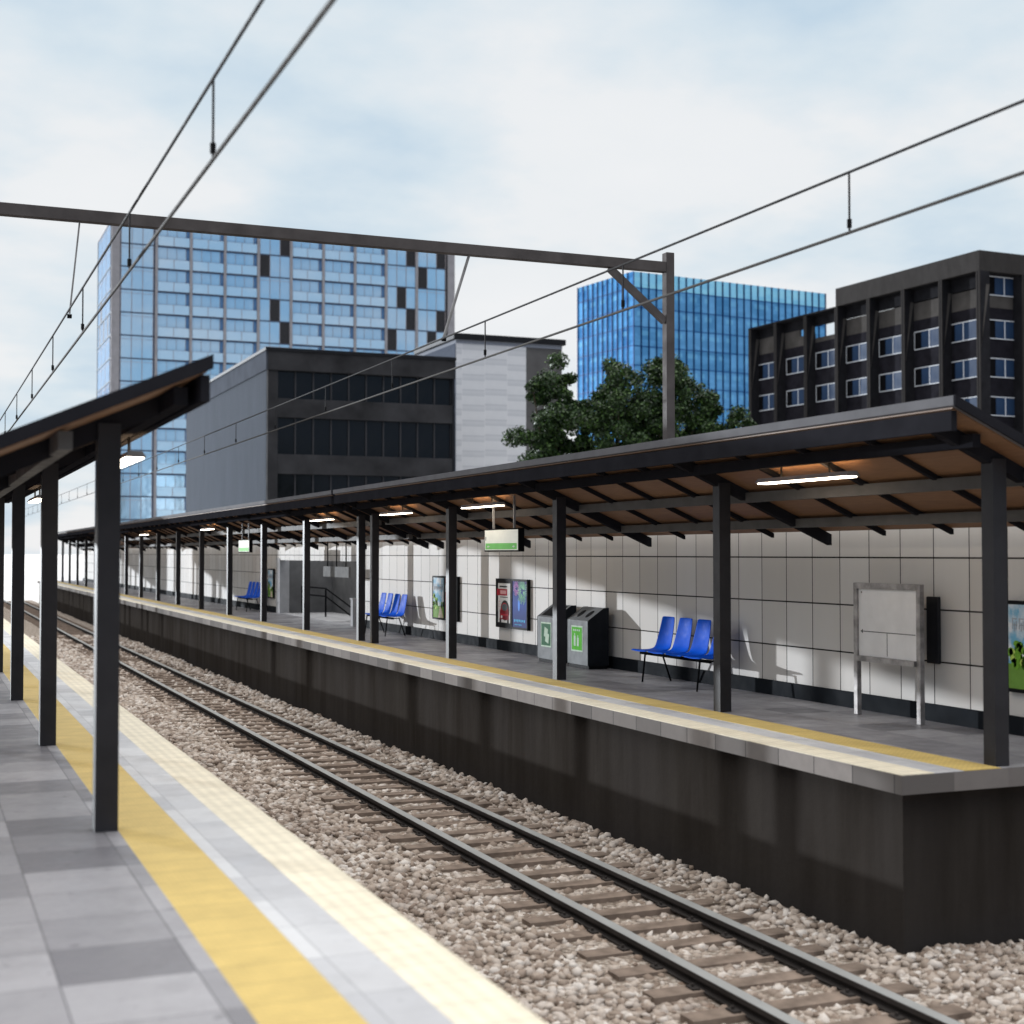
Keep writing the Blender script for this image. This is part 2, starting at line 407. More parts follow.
# ------------------------------------------------------------------ station wall with stair opening
wall = thing('station_wall', 'long wall of pale rectangular panels behind the far platform', 'wall', (10.7, 10.05, 0))
def W(mb, *r): mb.box(*r); return mb
mb = MB()
W(mb, 0, .16, 0, 26.12, 0, 2.75); W(mb, 0, .16, 26.12, 34.74, 1.70, 2.75); W(mb, 0, .16, 34.74, 93, 0, 2.75)
mb.build('panelled_wall', panelm, wall)
mb = MB(); W(mb, -.03, -.001, .001, 26.05, .003, .2); W(mb, -.03, -.001, 35.2, 93, .003, .2); mb.build('base_board', basem, wall)
mb = MB(); W(mb, -.012, .3, 34.72, 35.18, .003, 1.76); mb.build('opening_jamb', concl, wall)
mb = MB(); W(mb, -.012, .3, 25.98, 26.14, .003, 1.76); mb.build('opening_jamb', concl, wall)
mb = MB(); W(mb, 1.72, 1.9, 26.0, 34.9, -.1, 1.755); W(mb, .31, 1.715, 34.75, 34.9, .01, 1.755); W(mb, .31, 1.715, 25.9, 26.05, -.1, 1.755); mb.build('stair_recess', concd, wall)
mb = MB(); W(mb, .02, 1.715, 31.5, 34.74, .004, .012)
for k in range(9): W(mb, .02, 1.715, 31.5-.33*(k+1), 31.5-.33*k-.002, .004, .01)
mb.build('stair_landing', concl, wall)
rl = thing('stair_handrail', 'black two bar handrail leading down the stairs inside the wall opening', 'handrail', (11.35, 39.2, 0))
def hr(a, b, r=.022): return MB().tube(a, b, r).build('rail', blackm, rl)
hr((0, 5.3, .86), (0, 2.45, .86)); hr((0, 5.3, .62), (0, 2.45, .62)); hr((0, 2.45, .86), (0, -1.2, .22)); hr((0, 2.45, .62), (0, -1.2, -.02))
for y, h in ((5.3, .88), (2.45, .88)): MB().tube((0, y, .012), (0, y, h), .026).build('post', blackm, rl)
pier = MB().box(-.07, .07, -.1, .1, 0, .70).box(-.09, .09, -.12, .12, .701, .74).build('low_pier', concl, None, (10.58, 36.0, .003))
tag(pier, 'low pale concrete pier beside the stair opening', 'pier')
s2 = thing('stair_sign', 'grey board hanging from three thin rods before the stair opening', 'sign', (10.35, 36.9, 1.42))
MB().box(-.03, .03, -1.25, 1.25, -.14, .14).build('board', M('grey_board', (.2, .2, .2), .7), s2)
for y in (-.9, 0, .9): MB().tube((0, y, .14), (0, y, .86), .015).build('rod', blackm, s2)

# ------------------------------------------------------------------ canopies
SL = .433
def canopy(name, label, cols, yn, yf, right=True):
    mx = (lambda x: x-9.0) if right else (lambda x: 9.0-x)
    x0 = 9.0 if right else 1.22
    y0 = cols[0]
    root = thing(name, label, 'platform canopy', (x0, y0, 0 if right else .045), group='platform canopies')
    XF = 8.2 if right else 8.45
    zt = lambda x: 3.27-SL*(x-8.2)
    Y = lambda y: y-y0
    def sl(mb, xa, xb, ya, yb, dt, db, m=0):
        mb.prism([(mx(xa), zt(xa)-dt), (mx(xb), zt(xb)-dt), (mx(xb), zt(xb)-db), (mx(xa), zt(xa)-db)], 'y', Y(ya), Y(yb), m); return mb
    sl(MB(), XF, 10.5, yn, yf, 0, .085).build('roof_deck', steel2, root)
    sl(MB(), XF+.03, 10.47, yn+.05, yf-.05, .0855, .097).build('soffit', wood, root)
    # fascia beam, set back
    mb = MB(); a, b = sorted((mx(XF+.01), mx(XF+.07))); mb.box(a, b, Y(yn+.04), Y(yf-.04), zt(XF)-.30, zt(XF+.07)-.0975); mb.build('fascia_beam', steel, root)
    for xp, d in ((8.62, .12), (9.35, .12), (10.07, .11)):
        mb = MB(); a, b = sorted((mx(xp-.045), mx(xp+.045)))
        mb.box(a, b, Y(yn+.2), Y(yf-.2), zt(xp+.05)-.10-d, zt(xp+.05)-.10); mb.build('purlin', steel if xp < 9 else purlinm, root)
    sl(MB(), XF, 10.5, yn-.025, yn-.001, -.004, .09).build('barge_board', steel, root)
    raf = sl(MB(), XF+.071, 10.56, y0-.05, y0+.05, .098, .235).mesh('rafter', steel)
    colm = MB().box(-.077, .077, -.077, .077, .003 if right else -.042, 2.765)
    cm = colm.mesh('column', colsteel)
    jm = MB(); sl(jm, XF+.15, 10.5, y0-.03, y0+.03, .0975, .155); jm = jm.mesh('joist', steel)
    for c in cols:
        link('rafter', raf, root, (0, Y(c), 0)); link('column', cm, root, (0, Y(c), 0))
    jy = []
    P = (cols[1]-cols[0])/4
    for a, b in zip(cols, cols[1:]): jy += [a+(b-a)*k/4 for k in (1, 2, 3)]
    for y in jy[:100]: link('joist', jm, root, (0, Y(y), 0))
    return root
def lamp(x, y, label, ln_=1.7):
    r = thing('ceiling_lamp', label, 'lamp', (x, y, 2.70), group='tube lamps under the canopies')
    MB().prism([(-.09, .0), (.09, .0), (.05, .05), (-.05, .05)], 'y', -ln_/2, ln_/2).build('housing', M('lamp_housing', (.25, .25, .26), .5), r)
    MB().box(-.07, .07, -ln_/2+.03, ln_/2-.03, -.012, -.001).build('diffuser', lampface, r)
    MB().box(-.035, .035, -ln_/2+.1, ln_/2-.1, .0505, .0512).build('soffit_glow_strip', soffit_glow, r)
    zt = 3.27-SL*((x if x > 5 else 10.22-x)-8.2)-.10-2.70
    for s in (-.45, .45): MB().tube((0, s, .05), (0, s, zt), .012, 8).build('rod', blackm, r)
    return r
cA = [10.2+4.73*k for k in range(5)]; cB = [30.12+4.74*k for k in range(10)]; cC = [80.35+4.78*k for k in range(5)]
canopy('platform_canopy', 'nearest dark steel canopy with timber soffit over the far platform', cA, 9.78, 29.55)
canopy('platform_canopy', 'long middle dark steel canopy over the far platform beside the stair opening', cB, 29.68, 73.4)
canopy('platform_canopy', 'small most distant dark steel canopy near the far platform end', cC, 73.6, 101.4)
canopy('platform_canopy', 'dark steel canopy on the near platform at the left of the photo', cA, 9.3, 29.6, right=False)
for y, t in ((12.85, 'long tube lamp hanging in the nearest bay of the far canopy'), (22.3, 'tube lamp hanging behind the green banded sign nearest the bins'), (27.0, 'tube lamp hanging in the last bay before the canopy joint'),
             (32.6, 'tube lamp hanging just beyond the canopy joint'), (46.9, 'tube lamp hanging beside the distant green banded sign'), (61, 'most distant tube lamp under the far canopy')):
    lamp(8.78, y, t)
lamp(1.64, 12.75, 'tube lamp glowing beside the first column of the left canopy')
lamp(1.64, 22.2, 'tube lamp glowing deeper under the left canopy')

# ------------------------------------------------------------------ hanging signs
def hsign(y, label):
    r = thing('hanging_sign', label, 'sign', (8.95, y, 2.13), group='hanging signs with a green band')
    MB().box(-.05, .05, -.75, .75, -.19, .19).build('sign_case', blackm, r, bevel=.006)
    MB().box(-.054, -.0505, -.72, .72, -.165, .17).build('sign_face', M('sign_face_glow', (.78, .79, .72), .4, 0, .04, emis=(1, 1, .9), es=.16), r)  # weak emission added to brighten the sign face
    MB().box(-.057, -.0545, -.68, .68, -.15, -.05).build('green_band', greenp, r)
    for s in (-1, 1):
        yc = .55*s
        m = MB(); m.prism([(yc-.05*s*-1, -.105), (yc+0*s, -.083), (yc, -.098), (yc-.05*s, -.098), (yc-.05*s, -.112), (yc, -.112), (yc, -.127)], 'x', -.0595, -.0575)
        m.build('arrow', whitep, r)
    MB().box(-.057, -.0545, .66, .68, .0, .06).build('mark', black, r)
    for s in (-.45, .45):
        MB().box(-.016, .016, s-.016, s+.016, .19, .73).build('rod', galv, r)
hsign(21.75, 'white hanging sign with green band above the posters near the bins')
hsign(41.8, 'distant small white hanging sign with green band beyond the stair opening')

# ------------------------------------------------------------------ posters
def art(mb, u0, u1, v0, v1, lay, m): mb.box(-.001-.0015*(lay+1), -.001-.0015*lay, -u1, -u0, v0, v1, m)
def disc(mb, u, v, ru, rv, lay, m, n=12, wob=0):
    pts = [(-(u+ru*math.cos(2*math.pi*k/n)*(1+wob*random.uniform(-1, 1))), v+rv*math.sin(2*math.pi*k/n)*(1+wob*random.uniform(-1, 1))) for k in range(n)]
    mb.prism(pts, 'x', -.001-.0015*(lay+1), -.001-.0015*lay, m)
def pm(n, c): return M('print_'+n, c, .35, 0, .08, 12)
def sky_print():
    m, nt, b = newmat('print_sky'); v = pos(nt, False)
    c = mixc(nt, ramp(nt, noise(nt, v, 5, 5), [(.42, 0.), (.6, 1.)]), (.17, .42, .60), (.72, .74, .76)); ln(nt, c, b.inputs['Base Color']); b.inputs['Roughness'].default_value = .6; b.inputs['Specular IOR Level'].default_value = .05; return m
def night_print():
    m, nt, b = newmat('print_night'); p = sepxyz(nt, pos(nt, False))
    g = math_(nt, 'ADD', math_(nt, 'MULTIPLY', p[2], .9), .1)
    c = ramp(nt, g, [(0., (.006, .014, .08)), (.35, (.01, .035, .20)), (.55, (.02, .07, .34)), (.8, (.025, .035, .16)), (1., (.08, .05, .2))]); c = mixc(nt, math_(nt, 'MULTIPLY', noise(nt, pos(nt, False), 9, 4), .5), c, (.01, .03, .14))
    ln(nt, c, b.inputs['Base Color']); b.inputs['Roughness'].default_value = .6; b.inputs['Specular IOR Level'].default_value = .05; return m
SKYP, NIGHTP = sky_print(), night_print()
def poster(ynear, kind, label, width=.78):
    """hangs on the wall; u runs from its far-left edge to its near-right edge"""
    h = .96; r = thing('poster_frame', label, 'poster', (10.7, ynear+width, .455), group='framed posters on the panelled wall')
    fr = MB(); d = .07
    fr.box(-d, -.002, -width, 0, 0, .035).box(-d, -.002, -width, 0, h-.035, h).box(-d, -.002, -width, -width+.035, .0352, h-.0352).box(-d, -.002, -.035, 0, .0352, h-.0352)
    fr.build('frame', black, r)
    MB().box(-d+.012, -.003, -width+.0355, -.0355, .0355, h-.0355).build('backing', black, r)
    mb = MB(); mats = []
    def L(u0, u1, v0, v1, lay, m):
        if m not in mats: mats.append(m)
        art(mb, u0, u1, v0, v1, lay, mats.index(m))
    def D(u, v, ru, rv, lay, m, **k):
        if m not in mats: mats.append(m)
        disc(mb, u, v, ru, rv, lay, mats.index(m), **k)
    a, b, c_, d_ = .04, width-.04, .04, h-.04
    if kind == 'car':
        a2, b2 = .1, width-.06; L(a2, b2, .1, h-.09, 0, pm('white', (.75, .74, .72)))
        L(a2+.08, b2-.15, h-.17, h-.14, 1, pm('black', (.03, .03, .03)))
        red = pm('red', (.45, .02, .035)); L(a2-.06, b2-.15, h-.33, h-.2, 1, red)
        L(a2+.12, b2-.2, h-.30, h-.23, 2, pm('pink', (.75, .4, .4)))
        L(a2+.12, b2-.12, h-.37, h-.355, 1, pm('black', 0))
        for k in range(4): L(a2+.05, a2+.12+.03*(k % 2), h-.46-.05*k, h-.445-.05*k, 1, pm('pink', 0))
        blk = pm('black', 0)
        D(.46, .34, .23, .2, 1, blk, n=16); D(.44, .36, .18, .13, 2, red, n=16)
        D(.45, .40, .15, .07, 3, pm('glass', (.1, .12, .13)), n=14); L(.2, .66, .16, .34, 3, pm('darkred', (.22, .01, .02)))
        L(.18, .27, .1, .18, 2, blk); L(.57, .66, .1, .18, 2, blk); D(.3, .21, .04, .03, 4, pm('white', 0)); L(.24, .62, .24, .27, 4, red)
    elif kind == 'fireworks':
        L(a, b, c_, d_, 0, NIGHTP)
        for (uu, vv, R_, cc, n_) in ((.52, .74, .26, (.25, .55, .35), 34), (.24, .78, .15, (.45, .2, .5), 26)):
            mm = pm('burst%d' % n_, cc); mats.append(mm)
            for k in range(n_):
                t = 2*math.pi*k/n_; r0 = R_*random.uniform(.15, .5); r1 = R_*random.uniform(.75, 1.05); w = .006
                p = []
                for rr, ss in ((r0, -1), (r1, -1), (r1, 1), (r0, 1)): p.append((-(min(b, max(a, uu+rr*math.cos(t)-ss*w*math.sin(t)))), min(d_, max(c_, vv+rr*math.sin(t)+ss*w*math.cos(t)))))
                mb.prism(p, 'x', -.0055, -.003, mats.index(mm))
        D(.36, .46, .05, .11, 1, pm('glow', (.08, .25, .75)), n=14)
        for k in range(7): L(.12+.08*k, .17+.08*k, .14+.01*(k % 2), .19, 1, pm('cyan', (.05, .35, .6)))
        for k in range(5): L(.16+.07*k, .2+.07*k, .08, .1, 1, pm('cyan', 0))
    elif kind == 'red':
        L(a, b, c_, d_, 0, pm('redwash', (.42, .06, .04))); L(a, b, .62, .8, 1, pm('white', 0)); D(.4, .35, .2, .2, 1, pm('orange', (.6, .2, .05)), wob=.2)
        for k in range(5): L(.12+.11*k, .19+.11*k, .66, .76, 2, pm('redwash', 0))
    else:
        L(a, b, c_, d_, 0, SKYP); L(a, b, c_, .30, 1, pm('grass', (.16, .30, .06)))
        mb2 = pm('path', (.55, .47, .36))
        if mb2 not in mats: mats.append(mb2)
        mb.prism([(-.36, c_), (-.70, c_), (-.56, .30), (-.50, .30)], 'x', -.0055, -.004, mats.index(mb2))
        g1, g2, g3 = pm('leafdark', (.05, .12, .02)), pm('leaf', (.16, .34, .04)), pm('leaflight', (.42, .58, .12))
        for k in range(26):
            uu = random.uniform(.07, .34); vv = random.uniform(.26, .56-.5*(uu-.07)); D(uu, vv, .045, .045, 2+k % 3, (g1, g2, g2, g3)[k % 4], n=9, wob=.25)
        for k in range(8): D(random.uniform(.52, .72), random.uniform(.27, .36), .04, .035, 2, (g1, g2)[k % 2], n=9, wob=.25)
        lt = pm('lettering', (.36, .38, .42))
        for k in range(6):
            u0 = .1+.1*k; L(u0, u0+.012, .66, .78, 2, lt); L(u0, u0+.07, .765, .777, 3, lt); L(u0+.03, u0+.042, .64, .73, 3, lt); L(u0+.01, u0+.075, .70, .712, 2, lt); L(u0+.06, u0+.07, .66, .75, 4, lt)
    mb.build('artwork', mats, r, loc=(-d+.0125, 0, 0))
    return r
poster(25.48, 'car', 'white poster with red band and dark red car left of the fireworks poster')
poster(24.68, 'fireworks', 'blue night poster with green and violet firework bursts beside the bins')
poster(29.26, 'landscape', 'framed poster of sky and green trees just left of a column')
poster(28.46, 'red', 'framed red poster partly hidden behind a canopy column')
poster(45.45, 'landscape', 'narrow distant poster beside the left jamb of the stair opening')
poster(11.12, 'landscape', 'nearest poster of sky and leafy trees at the right photo edge')

# ------------------------------------------------------------------ litter bins
def bin_(y0, label, kind):
    r = thing('litter_bin', label, 'bin', (10.2, y0, .004), group='litter bins against the wall')
    w = .80
    out = [(0, .05), (.38, .05), (.38, 1.0), (.30, 1.0), (.0, .79)]
    MB().prism(out, 'y', .012, w-.012).build('body', binm, r, bevel=.01)
    MB().prism([(-.004, .05), (.384, .05), (.384, 1.004), (.298, 1.004), (-.004, .793)], 'y', 0, .011).build('side_panel', bindark, r)
    MB().prism([(-.004, .05), (.384, .05), (.384, 1.004), (.298, 1.004), (-.004, .793)], 'y', w-.011, w).build('side_panel', binm, r)
    MB().box(.02, .36, .02, w-.02, 0, .049).build('plinth', black, r)
    tx = lambda t, o=0.003: (0+.30*t-.0, .79+.21*t+o)
    if kind == 'cans':
        for yc in (.24, .56):
            n = 16; pts = []
            mb = MB(); i = 0; vs = []
            for k in range(n):
                a = 2*math.pi*k/n; t = .5+.26*math.cos(a); x, z = tx(t, .004); vs.append((x, yc+.075*math.sin(a), z))
            mb.face(vs); mb.face([(x, y, z-.02) for x, y, z in vs])
            for k in range(n): p, q = vs[k], vs[(k+1) % n]; mb.face([p, q, (q[0], q[1], q[2]-.02), (p[0], p[1], p[2]-.02)])
            mb.build('hole', black, r)
    else:
        a, b = tx(.12), tx(.92)
        MB().face([(a[0], .1, a[1]+.002), (a[0], w-.1, a[1]+.002), (b[0], w-.1, b[1]+.002), (b[0], .1, b[1]+.002)]).face([(a[0], .1, a[1]-.001), (b[0], .1, b[1]-.001), (b[0], w-.1, b[1]-.001), (a[0], w-.1, a[1]-.001)]).build('hole', black, r)
    g = M('sticker_bright_green', (.08, .36, .03), .6) if kind == 'cans' else M('sticker_dark_green', (.008, .085, .03), .45)
    pale = M('sticker_pale', (.42, .52, .42), .6)
    MB().box(-.0035, -.0005, .2, .64, .27, .70).build('sticker', pale, r)
    MB().box(-.005, -.0038, .225, .615, .295, .675).build('sticker_panel', g, r)
    mb = MB()
    if kind == 'cans':
        for yc, hh in ((.5, .17), (.38, .14)):
            mb.box(-.0065, -.0052, yc-.035, yc+.035, .36, .36+hh); mb.box(-.0065, -.0052, yc-.015, yc+.015, .36+hh+.001, .36+hh+.04)
        for k in range(4): mb.box(-.0065, -.0052, .30+.07*k, .345+.07*k, .61, .64)
    else:
        for dy, dz in ((0, 0), (-.05, -.09)):
            mb.prism([(.36+dy, .42+dz), (.50+dy, .46+dz), (.47+dy, .62+dz), (.33+dy, .58+dz)], 'x', -.0065-.001*(dy != 0), -.0052-.0008*(dy != 0))
    mb.build('symbol', pale, r)
    return r
bin_(21.15, 'grey litter bin with bright green bottle sticker and two round holes', 'cans')
bin_(22.42, 'grey litter bin with dark green sticker and wide black opening', 'paper')

# ------------------------------------------------------------------ seats
def bench(y_far, label):
    """four blue moulded seats in a row; y_far is the far end"""
    r = thing('row_of_seats', label, 'seats', (9.95, y_far, .004), group='blue four seat rows along the wall')
    prof = [(0, .44), (.015, .455), (.07, .448), (.16, .44), (.26, .438), (.37, .45), (.435, .49), (.475, .58), (.505, .70), (.53, .82), (.548, .93), (.554, .955)]
    wid = [.22, .24, .25, .25, .25, .248, .243, .235, .222, .208, .195, .18]
    n = 9; mb = MB()
    for (x, z), w in zip(prof, wid):
        for k in range(n):
            s = -1+2*k/(n-1)
            dish = .022*(s*s)
            back = min(1, max(0, (z-.45)/.1))
            mb.v.append((x-dish*back*1.2, s*w, z+dish*(1-back)*.7-(.012 if abs(s) > .9 and back < .5 else 0)))
    for i in range(len(prof)-1):
        for k in range(n-1):
            a = i*n+k; mb.f.append((a, a+1, a+n+1, a+n)); mb.m.append(0)
    me = mb.mesh('seat', bluep)
    for k in range(4):
        o = link('seat', me, r, (0, -.27-.53*k, 0), smooth=True)
        so = o.modifiers.new('thickness', 'SOLIDIFY'); so.thickness = .016; so.offset = -1
        su = o.modifiers.new('smooth', 'SUBSURF'); su.levels = 1; su.render_levels = 2
    MB().box(.14, .19, -2.08, -.05, .39, .43).build('beam', blackm, r)
    for y in (-.40, -2.0):
        MB().tube((.0, y, 0), (.05, y, .425), .014).build('leg', blackm, r)
        MB().tube((.49, y+.02, 0), (.33, y, .425), .014).build('leg', blackm, r)
        MB().bar((.04, y, .41), (.36, y, .41), .03, .02).build('cross_bar', blackm, r)
    return r
b0 = bench(19.18, 'row of four blue plastic seats right of the grey bins')
copy_thing(b0, (9.95, 33.35, .004), 'row of four blue plastic seats just right of the stair opening')
copy_thing(b0, (9.95, 48.3, .004), 'distant row of four blue plastic seats left of the stair opening')

# ------------------------------------------------------------------ information board
ib = thing('information_board', 'blank white notice board in a worn metal frame on two posts', 'notice board', (10.33, 13.48, .004))
wornm = M('worn_frame_metal', (.30, .285, .28), .5, .45, .4, 7, .1)
for y in (-.575, .575): MB().box(-.03, .03, y-.035, y+.035, 0, 1.56).build('post', wornm, ib, bevel=.004)
MB().box(-.03, .03, -.539, .539, 1.49, 1.56).build('top_bar', wornm, ib)
MB().box(-.06, .03, -.539, .539, .64, .70).build('lower_ledge', wornm, ib)
pan, nt, b = newmat('notice_panel')
c = ramp(nt, noise(nt, pos(nt, False), 2.5, 5), [(.3, (.58, .57, .57)), (.7, (.70, .69, .69))]); ln(nt, c, b.inputs['Base Color']); b.inputs['Roughness'].default_value = .4
MB().box(-.005, .02, -.539, .539, .701, 1.489).build('panel', pan, ib)
gl = M('grey_line', (.10, .10, .10), .5)
MB().box(-.0068, -.0052, -.5, .5, .985, .995).build('divider', gl, ib)
MB().box(-.0068, -.0052, .0, .01, .72, .984).build('divider', gl, ib)
MB().prism([(.50, .99), (.46, 1.015), (.46, .965)], 'x', -.0072, -.0054).build('arrow_mark', gl, ib)
MB().tube((-.0072, .48, 1.45), (-.0052, .48, 1.45), .012).build('screw', gl, ib)
# black slab on the wall, standing in for the notice board's shadow
tag(MB().box(-.05, -.002, -.1, .1, 0, .76).build('board_shadow', M('board_shadow_black', (.03, .03, .033), .6), None, (10.7, 13.1, .66), bevel=.01), 'narrow black slab on the wall standing in for the shadow of the notice board', 'painted shadow')

# ------------------------------------------------------------------ overhead line: gantry and wires
g = thing('overhead_line_gantry', 'grey steel portal gantry spanning the track with diagonal braces', 'gantry', (11.03, 19.9, -1.72))
for x in (0, -13.2): MB().box(x-.072, x+.072, -.075, .075, 0, 8.43).box(x-.2, x+.2, -.2, .2, 0, .05).build('post', gantrym, g, bevel=.008)
MB().box(-13.11, -.073, -.07, .07, 8.115, 8.275).build('beam', gantrym, g, bevel=.005)
MB().bar((-.072, 0, 7.33), (-1.05, 0, 8.11), .1, .1).build('brace', gantrym, g)
MB().bar((-13.11, 0, 7.33), (-12.15, 0, 8.11), .1, .1).build('brace', gantrym, g)
MB().tube((7.62-11.03, 0, 8.12), (7.22-11.03, 0, 6.86), .022).build('hanger', galv, g)
MB().tube((1.98-11.03, 0, 8.12), (1.86-11.03, 0, 6.86), .012).build('hanger', galv, g)
for x in (7.22, 1.86): MB().box(x-11.03-.028, x-11.03+.028, -.03, .03, 6.80, 6.85).build('clamp', blackm, g)
def wires(X, zm, zc, ystart, label):
    r = thing('overhead_line', label, 'overhead wire', (X, 20, zc), group='overhead wires above the track')
    MB().tube((0, -32, zm-zc), (0, 87, zm-zc), .0125, 8).build('messenger_wire', wire, r)
    MB().tube((0, -32, 0), (0, 87, 0), .0145, 8).build('contact_wire', M('contact_wire_metal', (.06, .057, .055), .7, 0, .1, spec=.1), r)
    for k in range(24):
        y = ystart+4.07*k-20
        d = MB().tube((0, y, .015), (0, y, zm-zc), .009, 6).build('dropper', wire, r)
        MB().tube((0, y, .04), (0, y, .11), .02, 8).build('clamp', black, d)
wires(7.05, 5.05, 4.55, 9.66, 'pair of overhead wires with droppers above the track rails')
wires(1.8, 5.10, 4.55, 13.57-8.14, 'pair of overhead wires with droppers at the left above the near platform')

# ------------------------------------------------------------------ buildings
def glass_mat(name, ca, cb, cellw, cellh, metal=.7, rough=.1, cl=(.74, .83, .88), cloud=.6, spec=.5):
    m, nt, b = newmat(name); v = pos(nt, False); p = sepxyz(nt, v)
    w = white(nt, comb(nt, math_(nt, 'FLOOR', math_(nt, 'DIVIDE', math_(nt, 'ADD', p[0], p[1]), cellw)), math_(nt, 'FLOOR', math_(nt, 'DIVIDE', p[2], cellh)), 2))
    c = mixc(nt, w, ca, cb)
    cn = ramp(nt, noise(nt, mapping(nt, pos(nt), (.035, .035, .06)), 1.6, 4, .5), [(.42, 0.), (.62, cloud)])  # pale cloud reflections painted into the glass colour
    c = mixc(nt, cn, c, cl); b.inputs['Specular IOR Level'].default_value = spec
    ln(nt, c, b.inputs['Base Color']); b.inputs['Metallic'].default_value = metal; b.inputs['Roughness'].default_value = rough
    n = nt.nodes.new('ShaderNodeBump'); n.inputs['Strength'].default_value = .12; n.inputs['Distance'].default_value = .3
    ln(nt, noise(nt, v, .35, 2), n.inputs['Height']); ln(nt, n.outputs[0], b.inputs['Normal'])
    return m
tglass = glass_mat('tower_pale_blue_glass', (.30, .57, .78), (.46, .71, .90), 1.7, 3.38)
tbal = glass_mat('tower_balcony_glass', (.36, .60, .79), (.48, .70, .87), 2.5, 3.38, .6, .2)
tdark = M('tower_dark_panel', (.03, .03, .033), .4, 0, .2)
trec = M('tower_recess_blue', (.09, .19, .36), .4, .2, .2)
tframe = M('tower_grey_frame', (.23, .225, .24), .5, .1, .1, 1)
tmull = M('tower_thin_mullion', (.22, .20, .21), .5, .2, .1, 1)
FL = 3.38; BW = 5.07; TZ = -1.75
tw = thing('glass_tower', 'tall pale blue glass tower with grey grid at the left', 'tower', (25.76, 213.24, TZ))
TH = 50.7-TZ; z_top = 50.85-TZ
def rowz(r): return 47.5-TZ-FL*r     # bottom of row r
LEFTD = 17.4
MB().box(.35, 53.2, .45, LEFTD-.3, 0, z_top-.5).build('core', trec, tw)
MB().box(0, 1.2, 0, .4, 0, z_top).build('corner_pilaster', tframe, tw)
MB().box(52.25, 53.45, 0, .4, 0, z_top).build('corner_pilaster', tframe, tw)
MB().box(51.75, 52.24, .05, .44, 0, z_top-.2).build('dark_strip', tdark, tw)
MB().box(0, 53.45, 0, LEFTD, z_top, z_top+.25).build('parapet', tframe, tw)
NR = 15; bx0 = [1.25]+[6.44+BW*k for k in range(9)]
mb = MB()
for x in bx0[1:]: mb.box(x-.2, x+.2, -.12, .3, 0, z_top-.001)
mb.build('pier_grid', tframe, tw)
mb = MB()
for r_ in range(-1, NR): 
    z = rowz(r_); 
    if z < z_top: mb.box(1.21, 51.74, .0, .3, z-.16, z+.02)
mb.build('slab_shadow_band', M('tower_slab_shadow', (.06, .07, .10), .5, .1, .15, 1), tw)  # dark lines: shadow under each slab painted as a band
def unit_plain(dark=None):
    m = MB(); w = BW-.42; c = w/3
    for k in range(3): m.box(.0+c*k+.05, c*(k+1)-.05, .06, .12, .03, FL-.17, 1 if dark == k else 0)
    for k in range(4): m.box(c*k-.05, c*k+.05, .03, .13, .0, FL-.165, 2)
    if dark is None: m.box(.05, w-.05, .03, .059, FL-.62, FL-.57, 2)
    return m
def unit_balcony():
    m = MB(); w = BW-.42; c = (w-.5)/3
    for k in range(3): m.box(c*k+.03, c*(k+1)-.03, .28, .33, 1.35, FL-.25, 0)
    for k in range(1, 4): m.box(c*k-.03, c*k+.03, .24, .33, 1.35, FL-.2, 2)
    m.box(w-.44, w, .28, .33, 1.35, FL-.2, 3)  # dark strips here and above the panes: recess shade put in as colour
    m.box(0, w, .28, .33, FL-.24, FL-.17, 3)
    for k in range(2): m.box(w/2*k+.03, w/2*(k+1)-.03, -.02, .03, .03, 1.38, 1)
    m.box(w/2-.045, w/2+.045, -.04, .02, .03, 1.4, 2); m.box(0, w, -.03, .27, 1.385, 1.42, 2)
    return m
pm_ = {d: unit_plain(d).mesh('window', [tglass, tdark, tmull]) for d in (None, 0, 1, 2)}
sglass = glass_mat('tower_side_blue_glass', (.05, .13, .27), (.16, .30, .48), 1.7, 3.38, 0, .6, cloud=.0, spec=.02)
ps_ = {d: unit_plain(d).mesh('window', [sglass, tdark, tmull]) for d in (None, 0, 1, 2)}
bm2 = unit_balcony().mesh('window', [tglass, tbal, tmull, trec])
darks = {(4, 0): 2, (4, 1): 0, (4, 3): 1, (4, 4): 2, (8, 0): 2, (8, 2): 1, (8, 3): 2, (8, 4): 0, (9, 0): 2, (9, 1): 0, (9, 3): 2, (9, 4): 1, (4, 6): 0, (8, 6): 2, (9, 7): 0}
rest = []
def put(me, x, y, z, rz, keep):
    if keep: link('window', me, tw, (x, y, z), rz)
    else: rest.append((me, x, y, z, rz))
for bi, x in enumerate(bx0):
    for r_ in range(NR):
        me = bm2 if bi in (1, 2, 3, 5, 6, 7) else pm_[darks.get((bi, r_))]
        keep = bi < 2 or r_ < 6
        put(me, x+(.22 if bi else .1), 0, rowz(r_), 0, keep)
lf = M('tower_side_frame_pale', (.22, .25, .28), .6)
for k in range(3):
    for r_ in range(NR):
        d = 1 if (r_ == 4 and k == 0) else (2 if (r_ + k) % 5 == 0 and k == 2 else None)
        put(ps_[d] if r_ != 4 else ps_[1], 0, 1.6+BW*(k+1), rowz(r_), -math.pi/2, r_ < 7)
mb = MB()
for r_ in range(NR): mb.box(-.06, .3, .42, LEFTD-.01, rowz(r_)-.17, rowz(r_)+.0)
mb.box(-.06, .3, LEFTD-.6, LEFTD, 0, z_top-.002)
mb.build('side_band', lf, tw)
mb = MB(); slots = []
